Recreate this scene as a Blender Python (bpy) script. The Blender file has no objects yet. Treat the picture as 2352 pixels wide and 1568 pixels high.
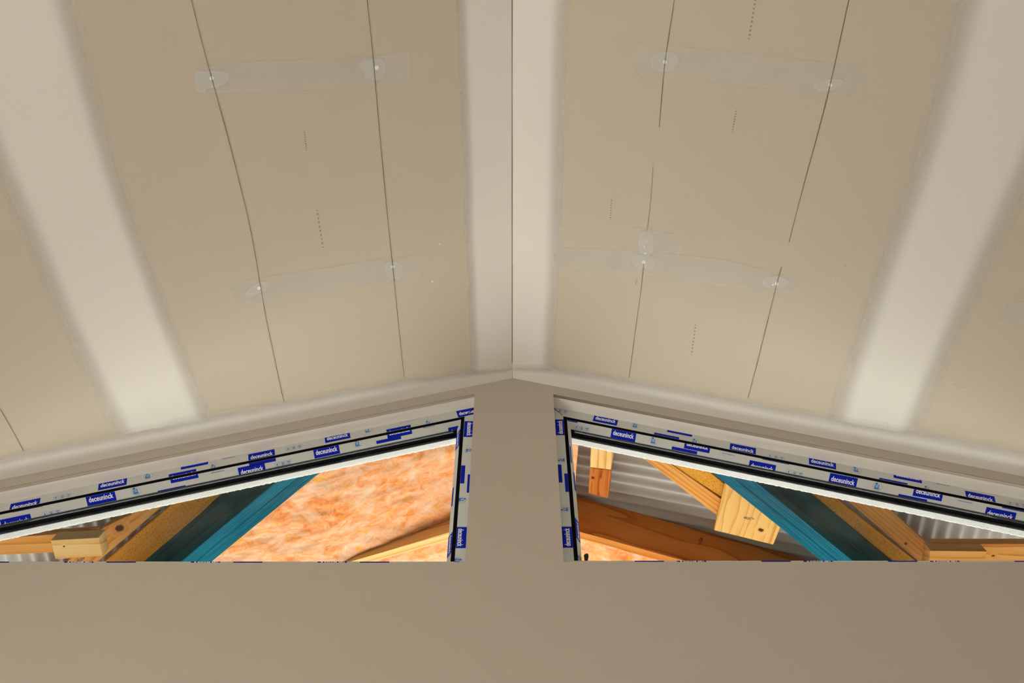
import bpy, bmesh, math, random
from mathutils import Vector, Matrix, noise
random.seed(7)
sc = bpy.context.scene
COL = sc.collection

# ------------------------------------------------------------------ camera
F_PX, CX, CY = 1810.0, 1176.0, 784.0          # focal length and centre for a 2352 px wide frame
TH = math.atan(2346 / 1810.0)                 # pitch above the horizon
cam_d = bpy.data.cameras.new('camera'); cam = bpy.data.objects.new('camera', cam_d); COL.objects.link(cam)
cam_d.sensor_width = 36; cam_d.lens = F_PX / 2352 * 36; cam_d.clip_start = 0.02
cam.location = (0, 0, 0); cam.rotation_euler = (math.pi / 2 + TH, 0, 0)
sc.camera = cam
FLOOR = -1.6

# ------------------------------------------------------------------ light and exposure
sc.view_settings.view_transform = 'Standard'; sc.view_settings.look = 'None'
sc.view_settings.gamma = 1; sc.view_settings.use_curve_mapping = False
sc.view_settings.exposure = 0.0
w = bpy.data.worlds.new('sky'); sc.world = w; w.use_nodes = True
nt = w.node_tree; nt.nodes.clear()
wo = nt.nodes.new('ShaderNodeOutputWorld'); bg = nt.nodes.new('ShaderNodeBackground')
sky = nt.nodes.new('ShaderNodeTexSky'); sky.sky_type = 'NISHITA'; sky.sun_disc = False
sky.sun_elevation = math.radians(42); sky.sun_rotation = math.radians(20); sky.air_density = 1.6; sky.dust_density = 3
bg.inputs['Strength'].default_value = 0.10
nt.links.new(sky.outputs[0], bg.inputs['Color']); nt.links.new(bg.outputs[0], wo.inputs[0])
sd = bpy.data.lights.new('sun', 'SUN'); sun = bpy.data.objects.new('sun', sd); COL.objects.link(sun)
sd.energy = 21.5; sd.angle = math.radians(0.6); sd.color = (1, .97, .92)
sun.rotation_euler = (math.radians(-28), 0, math.radians(14))      # shines from beyond the gable wall, down onto the yard


def area(name, loc, rot, sx, sy, power, color):
    d = bpy.data.lights.new(name, 'AREA'); d.shape = 'RECTANGLE'; d.size = sx; d.size_y = sy; d.energy = power; d.color = color
    o = bpy.data.objects.new(name, d); COL.objects.link(o); o.location = loc; o.rotation_euler = rot
    return o


WARM = (1.0, .965, .915)
# unseen area lamps added at front, left and back to stand for daylight
area('front_fill_lamp', (0, 1.93, -.55), (math.radians(-48), 0, 0), 3.6, 1.9, 20, WARM)
area('left_fill_lamp', (-2.93, -.2, -.55), (math.radians(80), 0, math.radians(-90)), 2.4, 1.9, 52, WARM)
area('back_fill_lamp', (0, -3.9, -.45), (math.radians(90), 0, 0), 3.6, 2.1, 20, WARM)


# ------------------------------------------------------------------ survey of the photograph: pixel -> point on a known plane
cT, sT = math.cos(TH), math.sin(TH)


def ray(u, v):
    a = (u - CX) / F_PX; b = -(v - CY) / F_PX
    return Vector((a, cT - b * sT, sT + b * cT))


def hit(u, v, n, d):
    r = ray(u, v); return r * (d / r.dot(n))


def at_y(u, v, Y):
    return hit(u, v, Vector((0, 1, 0)), Y)


# ------------------------------------------------------------------ helpers
def link(name, me, mat=None, parent=None, matrix=None):
    o = bpy.data.objects.new(name, me); COL.objects.link(o)
    if mat is not None:
        for m in (mat if isinstance(mat, (list, tuple)) else [mat]): me.materials.append(m)
    if matrix is not None: o.matrix_world = matrix
    if parent is not None:
        o.parent = parent
        if matrix is not None: o.matrix_parent_inverse = parent.matrix_world.inverted()
    return o


def pydata(name, vs, fs, mat=None, parent=None, smooth=False):
    me = bpy.data.meshes.new(name); me.from_pydata([tuple(v) for v in vs], [], fs); me.update()
    if smooth:
        for p in me.polygons: p.use_smooth = True
    return link(name, me, mat, parent)


def fix_normals(me):
    bm = bmesh.new(); bm.from_mesh(me); bmesh.ops.recalc_face_normals(bm, faces=bm.faces); bm.to_mesh(me); bm.free()


def empty(name, loc=(0, 0, 0)):
    o = bpy.data.objects.new(name, None); COL.objects.link(o); o.location = loc; o.empty_display_size = .1
    return o


def tag(o, label, cat, group=None):
    o['label'] = label; o['category'] = cat
    if group: o['group'] = group
    return o


def structure(o, label=None):
    o['kind'] = 'structure'
    if label: o['label'] = label
    return o


def chaikin(pts, n=2, closed=True):
    pts = [Vector(p) for p in pts]
    for _ in range(n):
        out = []
        m = len(pts)
        rng = range(m if closed else m - 1)
        if not closed: out.append(pts[0])
        for i in rng:
            a, b = pts[i], pts[(i + 1) % m]
            out += [a * .75 + b * .25, a * .25 + b * .75]
        if not closed: out.append(pts[-1])
        pts = out
    return pts


def holed_board(name, outer, holes, y, thick, mat, parent=None):
    """flat board in the x-z plane with holes, front face at y, body behind it"""
    cu = bpy.data.curves.new('tmp', 'CURVE'); cu.dimensions = '2D'; cu.fill_mode = 'BOTH'; cu.extrude = thick / 2
    for loop in [outer] + holes:
        sp = cu.splines.new('POLY'); sp.points.add(len(loop) - 1); sp.use_cyclic_u = True
        for i, (x, z) in enumerate(loop): sp.points[i].co = (x, z, 0, 1)
    t = bpy.data.objects.new('tmp', cu); COL.objects.link(t)
    dg = bpy.context.evaluated_depsgraph_get()
    me = bpy.data.meshes.new_from_object(t.evaluated_get(dg)); me.name = name
    bpy.data.objects.remove(t); bpy.data.curves.remove(cu)
    for v in me.vertices: v.co = Vector((v.co.x, y + thick / 2 + v.co.z, v.co.y))
    me.materials.clear(); fix_normals(me)
    return link(name, me, mat, parent)


# ------------------------------------------------------------------ materials
def srgb(r, g, b):
    f = lambda c: (c / 255 / 12.92) if c <= 10 else ((c / 255 + .055) / 1.055) ** 2.4
    return (f(r), f(g), f(b), 1)


def new_mat(name):
    m = bpy.data.materials.new(name); m.use_nodes = True
    n = m.node_tree; b = n.nodes['Principled BSDF']
    return m, n, b


def N(n, t, **kw):
    x = n.nodes.new(t)
    for k, v in kw.items(): setattr(x, k, v)
    return x


def simple(name, color, rough=.6, bump=0, bscale=200, spec=.3, metallic=0):
    m, n, b = new_mat(name)
    b.inputs['Base Color'].default_value = color; b.inputs['Roughness'].default_value = rough
    b.inputs['Specular IOR Level'].default_value = spec; b.inputs['Metallic'].default_value = metallic
    if bump:
        tc = N(n, 'ShaderNodeTexCoord'); no = N(n, 'ShaderNodeTexNoise'); bp = N(n, 'ShaderNodeBump')
        no.inputs['Scale'].default_value = bscale; no.inputs['Detail'].default_value = 3
        bp.inputs['Strength'].default_value = bump; bp.inputs['Distance'].default_value = .002
        n.links.new(tc.outputs['Object'], no.inputs['Vector']); n.links.new(no.outputs['Fac'], bp.inputs['Height'])
        n.links.new(bp.outputs[0], b.inputs['Normal'])
    return m


def mottled(name, c1, c2, scales=(400, 3), amts=(.5, .5), rough=.9, bump=.15, alpha=None, alpha_noise=0.0):
    m, n, b = new_mat(name)
    tc = N(n, 'ShaderNodeTexCoord')
    a = N(n, 'ShaderNodeTexNoise'); a.inputs['Scale'].default_value = scales[0]; a.inputs['Detail'].default_value = 2
    c = N(n, 'ShaderNodeTexNoise'); c.inputs['Scale'].default_value = scales[1]; c.inputs['Detail'].default_value = 3
    for t in (a, c): n.links.new(tc.outputs['Object'], t.inputs['Vector'])
    m1 = N(n, 'ShaderNodeMath', operation='MULTIPLY_ADD'); m1.inputs[1].default_value = amts[0] * 2; m1.inputs[2].default_value = -amts[0]
    m2 = N(n, 'ShaderNodeMath', operation='MULTIPLY_ADD'); m2.inputs[1].default_value = amts[1] * 2; m2.inputs[2].default_value = .5 - amts[1]
    n.links.new(a.outputs['Fac'], m1.inputs[0]); n.links.new(c.outputs['Fac'], m2.inputs[0])
    s = N(n, 'ShaderNodeMath', operation='ADD', use_clamp=True); n.links.new(m1.outputs[0], s.inputs[0]); n.links.new(m2.outputs[0], s.inputs[1])
    mx = N(n, 'ShaderNodeMix', data_type='RGBA'); mx.inputs[6].default_value = c1; mx.inputs[7].default_value = c2
    n.links.new(s.outputs[0], mx.inputs[0]); n.links.new(mx.outputs[2], b.inputs['Base Color'])
    b.inputs['Roughness'].default_value = rough; b.inputs['Specular IOR Level'].default_value = .15
    bp = N(n, 'ShaderNodeBump'); bp.inputs['Strength'].default_value = bump; bp.inputs['Distance'].default_value = .001
    n.links.new(a.outputs['Fac'], bp.inputs['Height']); n.links.new(bp.outputs[0], b.inputs['Normal'])
    if alpha == 'mask':
        at = N(n, 'ShaderNodeAttribute', attribute_name='mask')
        d = N(n, 'ShaderNodeTexNoise'); d.inputs['Scale'].default_value = 260; d.inputs['Detail'].default_value = 3
        n.links.new(tc.outputs['Object'], d.inputs['Vector'])
        q = N(n, 'ShaderNodeMath', operation='MULTIPLY_ADD'); q.inputs[1].default_value = alpha_noise * 2; q.inputs[2].default_value = -alpha_noise
        n.links.new(d.outputs['Fac'], q.inputs[0])
        # noise only where the coat is thin
        inv = N(n, 'ShaderNodeMath', operation='SUBTRACT'); inv.inputs[0].default_value = 1.0; n.links.new(at.outputs['Fac'], inv.inputs[1])
        q2 = N(n, 'ShaderNodeMath', operation='MULTIPLY'); n.links.new(q.outputs[0], q2.inputs[0]); n.links.new(inv.outputs[0], q2.inputs[1])
        ad = N(n, 'ShaderNodeMath', operation='ADD', use_clamp=True); n.links.new(at.outputs['Fac'], ad.inputs[0]); n.links.new(q2.outputs[0], ad.inputs[1])
        n.links.new(ad.outputs[0], b.inputs['Alpha'])
    elif alpha is not None:
        b.inputs['Alpha'].default_value = alpha
    return m


PAPER = mottled('plasterboard_paper', (.575, .500, .390, 1), (.54, .468, .362, 1), (420, 2.2), (.45, .35))
COMP = mottled('joint_compound', (.75, .715, .645, 1), (.73, .698, .628, 1), (500, 3), (.2, .5), bump=.05, alpha='mask', alpha_noise=.14)
THIN = mottled('thin_filler', (.84, .79, .71, 1), (.74, .70, .63, 1), (500, 8), (.5, .6), alpha=.36)
THICK = mottled('second_filler_coat', (.80, .78, .72, 1), (.74, .72, .67, 1), (500, 20), (.5, .4), alpha=.50)
DOT = simple('filler_dot', (.82, .80, .74, 1), .9)
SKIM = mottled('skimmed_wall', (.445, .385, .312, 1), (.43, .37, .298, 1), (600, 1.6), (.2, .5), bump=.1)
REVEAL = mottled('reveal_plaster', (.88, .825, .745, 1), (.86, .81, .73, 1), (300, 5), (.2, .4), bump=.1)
PENCIL = simple('pencil', srgb(104, 92, 72), .9)
FAINT = simple('faint_print', srgb(158, 142, 118), .9)
FILM = mottled('protective_film', (.53, .525, .48, 1), (.49, .485, .44, 1), (60, 8), (.3, .5), rough=.38, bump=.05)
BLUE = simple('blue_print', (.002, .012, .33, 1), .6, spec=.1)
LTBLUE = simple('light_blue_print', (.03, .16, .48, 1), .4)
WHITE = simple('white_print', (.75, .76, .78, 1), .4)
BLACKP = simple('dark_print', (.03, .035, .05, 1), .5)
SEAL = simple('black_rubber', (.004, .004, .005, 1), .9, spec=.04)
GREYL = simple('dark_grey_plastic', (.014, .012, .012, 1), .4)
CONC = mottled('pale_concrete', (.60, .61, .60, 1), (.51, .52, .51, 1), (30, 1), (.4, .4))
FLOORM = mottled('room_floor', (.72, .67, .59, 1), (.66, .61, .54, 1), (30, 1), (.4, .4))
NAILM = simple('nail_steel', (.55, .55, .52, 1), .35, metallic=.6)
DARKGAP = simple('gap_shade_strip', srgb(120, 105, 84), .9)  # dark strip colour standing in for the shaded gap at the head


def rough_white():
    m, n, b = new_mat('white_foam_edge')
    tc = N(n, 'ShaderNodeTexCoord')
    v = N(n, 'ShaderNodeTexVoronoi'); v.inputs['Scale'].default_value = 240
    no = N(n, 'ShaderNodeTexNoise'); no.inputs['Scale'].default_value = 330; no.inputs['Detail'].default_value = 4
    n.links.new(tc.outputs['Object'], v.inputs['Vector']); n.links.new(tc.outputs['Object'], no.inputs['Vector'])
    mx = N(n, 'ShaderNodeMix', data_type='RGBA'); mx.inputs[6].default_value = (.97, .96, .93, 1); mx.inputs[7].default_value = (.88, .86, .82, 1)
    n.links.new(no.outputs['Fac'], mx.inputs[0]); n.links.new(mx.outputs[2], b.inputs['Base Color'])
    bp = N(n, 'ShaderNodeBump'); bp.inputs['Strength'].default_value = .7; bp.inputs['Distance'].default_value = .0025
    n.links.new(v.outputs['Distance'], bp.inputs['Height']); n.links.new(bp.outputs[0], b.inputs['Normal'])
    b.inputs['Roughness'].default_value = .95
    return m


FOAM = rough_white()
CHARCOAL = simple('bounce_cut_charcoal', (.045, .042, .04, 1), .9, .3, 90)  # made-up dark coat for an unseen face, cuts bounce light
BOUNCE_CUT = mottled('bounce_cut_dark', (.16, .15, .135, 1), (.12, .115, .105, 1), (30, 1), (.4, .4))


def glass_mat():
    m, n, b = new_mat('window_glass'); n.nodes.remove(b)
    out = [x for x in n.nodes if x.type == 'OUTPUT_MATERIAL'][0]
    tr = N(n, 'ShaderNodeBsdfTransparent'); tr.inputs[0].default_value = (.97, .985, .98, 1)
    gl = N(n, 'ShaderNodeBsdfGlossy'); gl.inputs['Roughness'].default_value = .01
    fr = N(n, 'ShaderNodeFresnel'); fr.inputs['IOR'].default_value = 1.45
    ml = N(n, 'ShaderNodeMath', operation='MULTIPLY'); ml.inputs[1].default_value = .06
    mx = N(n, 'ShaderNodeMixShader')
    n.links.new(fr.outputs[0], ml.inputs[0]); n.links.new(ml.outputs[0], mx.inputs[0])
    n.links.new(tr.outputs[0], mx.inputs[1]); n.links.new(gl.outputs[0], mx.inputs[2]); n.links.new(mx.outputs[0], out.inputs[0])
    return m


GLASS = glass_mat()


def ramp(n, stops):
    r = N(n, 'ShaderNodeValToRGB'); e = r.color_ramp.elements
    e[0].position, e[0].color = stops[0]; e[1].position, e[1].color = stops[-1]
    for p, c in stops[1:-1]:
        x = e.new(p); x.color = c
    return r


def wood(name, light, mid, dark, freq=26.0, distort=5.0, knots=(), seed=0.0, streak=.55, speck=0.0, rough=.6, lines=1.0):
    """grain runs along local x; knots = [(x, y, half length, half width)] in local metres"""
    m, n, b = new_mat(name)
    L = n.links
    tc = N(n, 'ShaderNodeTexCoord')
    off = N(n, 'ShaderNodeVectorMath', operation='ADD'); off.inputs[1].default_value = (seed * 1.7, seed * .91, seed * .53)
    L.new(tc.outputs['Object'], off.inputs[0])
    mp = N(n, 'ShaderNodeMapping'); mp.inputs['Scale'].default_value = (.10, 1, .8); mp.inputs['Rotation'].default_value = (.6, 0, 0); L.new(off.outputs[0], mp.inputs['Vector'])
    wv = N(n, 'ShaderNodeTexWave', wave_type='BANDS', bands_direction='Y', wave_profile='SAW')
    wv.inputs['Scale'].default_value = freq / 6.28 * 2; wv.inputs['Distortion'].default_value = distort
    wv.inputs['Detail'].default_value = 2; wv.inputs['Detail Scale'].default_value = 1.6
    L.new(mp.outputs[0], wv.inputs['Vector'])
    mp2 = N(n, 'ShaderNodeMapping'); mp2.inputs['Scale'].default_value = (5, 130, 130); L.new(off.outputs[0], mp2.inputs['Vector'])
    fib = N(n, 'ShaderNodeTexNoise'); fib.inputs['Scale'].default_value = 1; fib.inputs['Detail'].default_value = 4; L.new(mp2.outputs[0], fib.inputs['Vector'])
    mp3 = N(n, 'ShaderNodeMapping'); mp3.inputs['Scale'].default_value = (1.6, 9, 9); L.new(off.outputs[0], mp3.inputs['Vector'])
    big = N(n, 'ShaderNodeTexNoise'); big.inputs['Scale'].default_value = 1; big.inputs['Detail'].default_value = 2; L.new(mp3.outputs[0], big.inputs['Vector'])
    pw = N(n, 'ShaderNodeMath', operation='POWER'); pw.inputs[1].default_value = 3.0; L.new(wv.outputs['Fac'], pw.inputs[0])
    pl = N(n, 'ShaderNodeMath', operation='MULTIPLY'); pl.inputs[1].default_value = lines; L.new(pw.outputs[0], pl.inputs[0])
    grain = pl.outputs[0]
    kmask = None
    for i, (kx, ky, ka, kb) in enumerate(knots):
        sb = N(n, 'ShaderNodeVectorMath', operation='SUBTRACT'); sb.inputs[1].default_value = (kx, ky, 0); L.new(tc.outputs['Object'], sb.inputs[0])
        ml = N(n, 'ShaderNodeVectorMath', operation='MULTIPLY'); ml.inputs[1].default_value = (1 / ka, 1 / kb, 0); L.new(sb.outputs[0], ml.inputs[0])
        kn_ = N(n, 'ShaderNodeTexNoise'); kn_.inputs['Scale'].default_value = 45; kn_.inputs['Detail'].default_value = 2; L.new(tc.outputs['Object'], kn_.inputs['Vector'])
        kw = N(n, 'ShaderNodeVectorMath', operation='MULTIPLY_ADD'); kw.inputs[1].default_value = (1.1, .9, 0); L.new(kn_.outputs['Color'], kw.inputs[0]); L.new(ml.outputs[0], kw.inputs[2])
        k0 = N(n, 'ShaderNodeVectorMath', operation='SUBTRACT'); k0.inputs[1].default_value = (.55, .45, 0); L.new(kw.outputs[0], k0.inputs[0])
        k1 = N(n, 'ShaderNodeVectorMath', operation='MULTIPLY'); k1.inputs[1].default_value = (1, 1, 0); L.new(k0.outputs[0], k1.inputs[0])
        ln = N(n, 'ShaderNodeVectorMath', operation='LENGTH'); L.new(k1.outputs[0], ln.inputs[0])
        # rings round the knot
        rg = N(n, 'ShaderNodeMath', operation='MULTIPLY'); rg.inputs[1].default_value = 5.5; L.new(ln.outputs['Value'], rg.inputs[0])
        sn = N(n, 'ShaderNodeMath', operation='SINE'); L.new(rg.outputs[0], sn.inputs[0])
        s2 = N(n, 'ShaderNodeMath', operation='MULTIPLY_ADD', use_clamp=True); s2.inputs[1].default_value = .6; s2.inputs[2].default_value = .2; L.new(sn.outputs[0], s2.inputs[0])
        mk = N(n, 'ShaderNodeMapRange', interpolation_type='SMOOTHSTEP'); mk.inputs['From Min'].default_value = 1.4; mk.inputs['From Max'].default_value = 3.0
        mk.inputs['To Min'].default_value = 1; mk.inputs['To Max'].default_value = 0; L.new(ln.outputs['Value'], mk.inputs['Value'])
        s3_ = N(n, 'ShaderNodeMath', operation='MULTIPLY'); s3_.inputs[1].default_value = .6; L.new(s2.outputs[0], s3_.inputs[0]); s2 = s3_
        mg = N(n, 'ShaderNodeMix', data_type='FLOAT'); L.new(mk.outputs[0], mg.inputs[0]); L.new(grain, mg.inputs[2]); L.new(s2.outputs[0], mg.inputs[3])
        grain = mg.outputs[0]
        ck = N(n, 'ShaderNodeMapRange', interpolation_type='SMOOTHSTEP'); ck.inputs['From Min'].default_value = .55; ck.inputs['From Max'].default_value = 1.15
        ck.inputs['To Min'].default_value = 1; ck.inputs['To Max'].default_value = 0; L.new(ln.outputs['Value'], ck.inputs['Value'])
        if kmask is None: kmask = ck.outputs[0]
        else:
            mm = N(n, 'ShaderNodeMath', operation='MAXIMUM'); L.new(kmask, mm.inputs[0]); L.new(ck.outputs[0], mm.inputs[1]); kmask = mm.outputs[0]
    a1 = N(n, 'ShaderNodeMath', operation='MULTIPLY_ADD'); a1.inputs[1].default_value = streak; a1.inputs[2].default_value = -streak * .5
    L.new(fib.outputs['Fac'], a1.inputs[0])
    a2 = N(n, 'ShaderNodeMath', operation='MULTIPLY_ADD'); a2.inputs[1].default_value = .9; a2.inputs[2].default_value = -.30; L.new(big.outputs['Fac'], a2.inputs[0])
    s1 = N(n, 'ShaderNodeMath', operation='ADD'); L.new(a1.outputs[0], s1.inputs[0]); L.new(a2.outputs[0], s1.inputs[1])
    g2 = N(n, 'ShaderNodeMath', operation='MULTIPLY'); g2.inputs[1].default_value = .62; L.new(grain, g2.inputs[0])
    s3 = N(n, 'ShaderNodeMath', operation='ADD', use_clamp=True); L.new(s1.outputs[0], s3.inputs[0]); L.new(g2.outputs[0], s3.inputs[1])
    rp = ramp(n, [(0, light), (.42, mid), (1, dark)]); L.new(s3.outputs[0], rp.inputs[0])
    colr = rp.outputs[0]
    if speck:
        sp = N(n, 'ShaderNodeTexNoise'); sp.inputs['Scale'].default_value = 160; sp.inputs['Detail'].default_value = 3
        mp4 = N(n, 'ShaderNodeMapping'); mp4.inputs['Scale'].default_value = (.5, 1, 1); L.new(tc.outputs['Object'], mp4.inputs['Vector']); L.new(mp4.outputs[0], sp.inputs['Vector'])
        sr = N(n, 'ShaderNodeMapRange'); sr.inputs['From Min'].default_value = .56; sr.inputs['From Max'].default_value = .68
        sr.inputs['To Max'].default_value = speck; L.new(sp.outputs['Fac'], sr.inputs['Value'])
        mx = N(n, 'ShaderNodeMix', data_type='RGBA'); mx.inputs[7].default_value = (dark[0] * .35, dark[1] * .3, dark[2] * .3, 1)
        L.new(sr.outputs[0], mx.inputs[0]); L.new(colr, mx.inputs[6]); colr = mx.outputs[2]
    if kmask is not None:
        mx = N(n, 'ShaderNodeMix', data_type='RGBA'); mx.inputs[7].default_value = (.10, .022, .006, 1)
        L.new(kmask, mx.inputs[0]); L.new(colr, mx.inputs[6]); colr = mx.outputs[2]
    L.new(colr, b.inputs['Base Color'])
    b.inputs['Roughness'].default_value = rough + .2; b.inputs['Specular IOR Level'].default_value = .04
    bp = N(n, 'ShaderNodeBump'); bp.inputs['Strength'].default_value = .35; bp.inputs['Distance'].default_value = .0015
    L.new(fib.outputs['Fac'], bp.inputs['Height']); L.new(bp.outputs[0], b.inputs['Normal'])
    return m


def insulation_mat():
    m, n, b = new_mat('glass_wool_batt'); L = n.links
    tc = N(n, 'ShaderNodeTexCoord')
    wob = N(n, 'ShaderNodeTexNoise'); wob.inputs['Scale'].default_value = 5; wob.inputs['Detail'].default_value = 4
    L.new(tc.outputs['Object'], wob.inputs['Vector'])
    ma = N(n, 'ShaderNodeVectorMath', operation='MULTIPLY_ADD'); ma.inputs[1].default_value = (.24, .24, .24)
    L.new(wob.outputs['Color'], ma.inputs[0]); L.new(tc.outputs['Object'], ma.inputs[2])
    mp = N(n, 'ShaderNodeMapping'); mp.inputs['Scale'].default_value = (1.0, 1.2, 1); mp.inputs['Rotation'].default_value = (0, 0, .25); L.new(ma.outputs[0], mp.inputs['Vector'])
    n1 = N(n, 'ShaderNodeTexNoise'); n1.inputs['Scale'].default_value = 8.5; n1.inputs['Detail'].default_value = 9; n1.inputs['Roughness'].default_value = .73; n1.inputs['Distortion'].default_value = .5
    n2 = N(n, 'ShaderNodeTexNoise', noise_type='RIDGED_MULTIFRACTAL'); n2.inputs['Scale'].default_value = 8; n2.inputs['Detail'].default_value = 5
    n3 = N(n, 'ShaderNodeTexNoise'); n3.inputs['Scale'].default_value = 15; n3.inputs['Detail'].default_value = 3
    mp5 = N(n, 'ShaderNodeMapping'); mp5.inputs['Location'].default_value = (3, 5, 1); L.new(mp.outputs[0], mp5.inputs['Vector'])
    L.new(mp.outputs[0], n1.inputs['Vector']); L.new(mp.outputs[0], n2.inputs['Vector']); L.new(mp5.outputs[0], n3.inputs['Vector'])
    r1 = ramp(n, [(.31, (.92, .64, .44, 1)), (.45, (.92, .50, .28, 1)), (.56, (.90, .36, .13, 1)), (.67, (.78, .19, .04, 1))]); L.new(n1.outputs['Fac'], r1.inputs[0])
    rr = N(n, 'ShaderNodeMapRange'); rr.inputs['From Min'].default_value = 1.3; rr.inputs['From Max'].default_value = 2.2; rr.inputs['To Max'].default_value = .7
    L.new(n2.outputs['Fac'], rr.inputs['Value'])
    mx = N(n, 'ShaderNodeMix', data_type='RGBA'); mx.inputs[7].default_value = (.66, .13, .035, 1)
    L.new(rr.outputs[0], mx.inputs[0]); L.new(r1.outputs[0], mx.inputs[6])
    ry = N(n, 'ShaderNodeMapRange'); ry.inputs['From Min'].default_value = .62; ry.inputs['From Max'].default_value = .70; ry.inputs['To Max'].default_value = .9
    L.new(n3.outputs['Fac'], ry.inputs['Value'])
    m2 = N(n, 'ShaderNodeMix', data_type='RGBA'); m2.inputs[7].default_value = (.90, .40, .04, 1)
    L.new(ry.outputs[0], m2.inputs[0]); L.new(mx.outputs[2], m2.inputs[6]); L.new(m2.outputs[2], b.inputs['Base Color'])
    b.inputs['Roughness'].default_value = .95; b.inputs['Specular IOR Level'].default_value = .05
    fb = N(n, 'ShaderNodeTexNoise'); fb.inputs['Scale'].default_value = 70; fb.inputs['Detail'].default_value = 5; L.new(mp.outputs[0], fb.inputs['Vector'])
    ad = N(n, 'ShaderNodeMath', operation='MULTIPLY_ADD'); ad.inputs[1].default_value = .25; L.new(fb.outputs['Fac'], ad.inputs[0]); L.new(n1.outputs['Fac'], ad.inputs[2])
    bp = N(n, 'ShaderNodeBump'); bp.inputs['Strength'].default_value = .3; bp.inputs['Distance'].default_value = .015
    L.new(ad.outputs[0], bp.inputs['Height']); L.new(bp.outputs[0], b.inputs['Normal'])
    return m


BATT = insulation_mat()
IRON = mottled('galvanised_iron', (.62, .60, .57, 1), (.54, .52, .49, 1), (60, 2), (.3, .4), rough=.45, bump=.05)

# ------------------------------------------------------------------ room shell
Y0 = 2.0                       # inner face of the gable wall
ZR = 2.358                     # ridge height above the camera
ML, MR = .3075, .297           # ceiling pitches
XW = 3.0; YB = -4.0; YE = 2.02


def ceil_z(x): return ZR - (ML * -x if x < 0 else MR * x)


def cpt(u, v, lift=0.0):
    left = u < 1177
    n = Vector((-ML, 0, 1)) if left else Vector((MR, 0, 1))
    p = hit(u, v, n, ZR)
    n.normalize(); return p - n * lift


ceiling = structure(empty('ceiling', (0, 0, ZR)), 'raked plasterboard ceiling meeting at a central ridge, taped but unpainted')
JOINT_X = 1.262                # plan distance of the first recessed joint from the ridge
SIDES = {-1: ML, 1: MR}


def ceil_sheet(sg, xa, xb, ya, yb):
    m = SIDES[sg]; t = .013
    vs = []
    for dz in (0, t):
        for x, y in ((xa, ya), (xb, ya), (xb, yb), (xa, yb)): vs.append((sg * x, y, ZR - m * x + dz))
    o = pydata('plasterboard_sheet', [Vector(v) - Vector((0, 0, ZR)) for v in vs],
               [(0, 1, 2, 3), (7, 6, 5, 4), (0, 4, 5, 1), (1, 5, 6, 2), (2, 6, 7, 3), (3, 7, 4, 0)], PAPER, ceiling)
    fix_normals(o.data); return o


for sg in (-1, 1):
    for xa, xb in ((.001, JOINT_X - .0015), (JOINT_X + .0015, 2.50), (2.503, XW)):
        ceil_sheet(sg, xa, xb, YB, YE)
OFFC = Vector((0, 0, ZR))


def band(name, ea, eb, fa, fb, lift, a0=.35, rows=60, cols=26, ext=True):
    """compound band between two px edge polylines; fa, fb = feather widths as a fraction of the width, mask stored per vertex"""
    A = [cpt(*p) for p in ea]; B = [cpt(*p) for p in eb]
    if ext:
        A = [Vector((A[0].x, YB, A[0].z))] + A; B = [Vector((B[0].x, YB, B[0].z))] + B
    n = Vector((-ML, 0, 1)) if A[1].x < 0 else Vector((MR, 0, 1)); n.normalize()

    def samp(P, t):
        d = [0]
        for i in range(1, len(P)): d.append(d[-1] + (P[i] - P[i - 1]).length)
        s = t * d[-1]
        for i in range(1, len(P)):
            if s <= d[i] + 1e-9:
                k = (s - d[i - 1]) / max(1e-9, d[i] - d[i - 1]); return P[i - 1].lerp(P[i], k)
        return P[-1].copy()
    vs, mk, fs = [], [], []
    for r in range(rows + 1):
        t = r / rows; a = samp(A, t); b = samp(B, t)
        wob = (noise.noise(Vector((a.x * 9, t * 23, 1))) * .006 * (fa > 0), noise.noise(Vector((b.x * 9, t * 21, 4))) * .006 * (fb > 0))
        for c in range(cols + 1):
            k = c / cols
            k = .5 - .5 * math.cos(math.pi * k)
            p = a.lerp(b, k); dirv = (b - a).normalized()
            p = p + dirv * (wob[0] * (1 - k) + wob[1] * k) - n * lift
            def sm(x): x = min(1, max(0, x)); return x * x * (3 - 2 * x)
            va = a0 + (1 - a0) * sm(k / fa) if fa > 0 else 1
            vb = a0 + (1 - a0) * sm((1 - k) / fb) if fb > 0 else 1
            vs.append(p - OFFC); mk.append(min(va, vb))
    for r in range(rows):
        for c in range(cols):
            i = r * (cols + 1) + c; fs.append((i, i + 1, i + cols + 2, i + cols + 1))
    o = pydata(name, vs, fs, COMP, ceiling, True)
    at = o.data.attributes.new('mask', 'FLOAT', 'POINT')
    for i, x in enumerate(mk): at.data[i].value = x
    return o


# ridge bands, joint bands, bands along the gable wall
band('joint_compound', [(1045, 0), (1052, 180), (1062, 400), (1070, 620), (1080, 852)], [(1176.4, 0), (1176.4, 200), (1176.4, 400), (1176.4, 620), (1176.4, 866)], .26, 0, .0004, .30)
band('joint_compound', [(1177.6, 0), (1177.6, 200), (1177.6, 400), (1177.6, 620), (1177.6, 866)], [(1310, 0), (1303, 130), (1294, 400), (1286, 620), (1274, 845)], 0, .36, .0004, .32)
band('joint_compound', [(-190, 0), (-60, 300), (0, 440), (130, 745), (262, 1000)], [(176, 0), (226, 210), (300, 460), (385, 690), (490, 962)], .24, .20, .0006, .22)
band('joint_compound', [(2188, 0), (2125, 240), (2048, 480), (1975, 700), (1898, 962)], [(2560, 0), (2440, 280), (2352, 480), (2235, 715), (2115, 1000)], .26, .26, .0006, .20)
NW = 40


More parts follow.
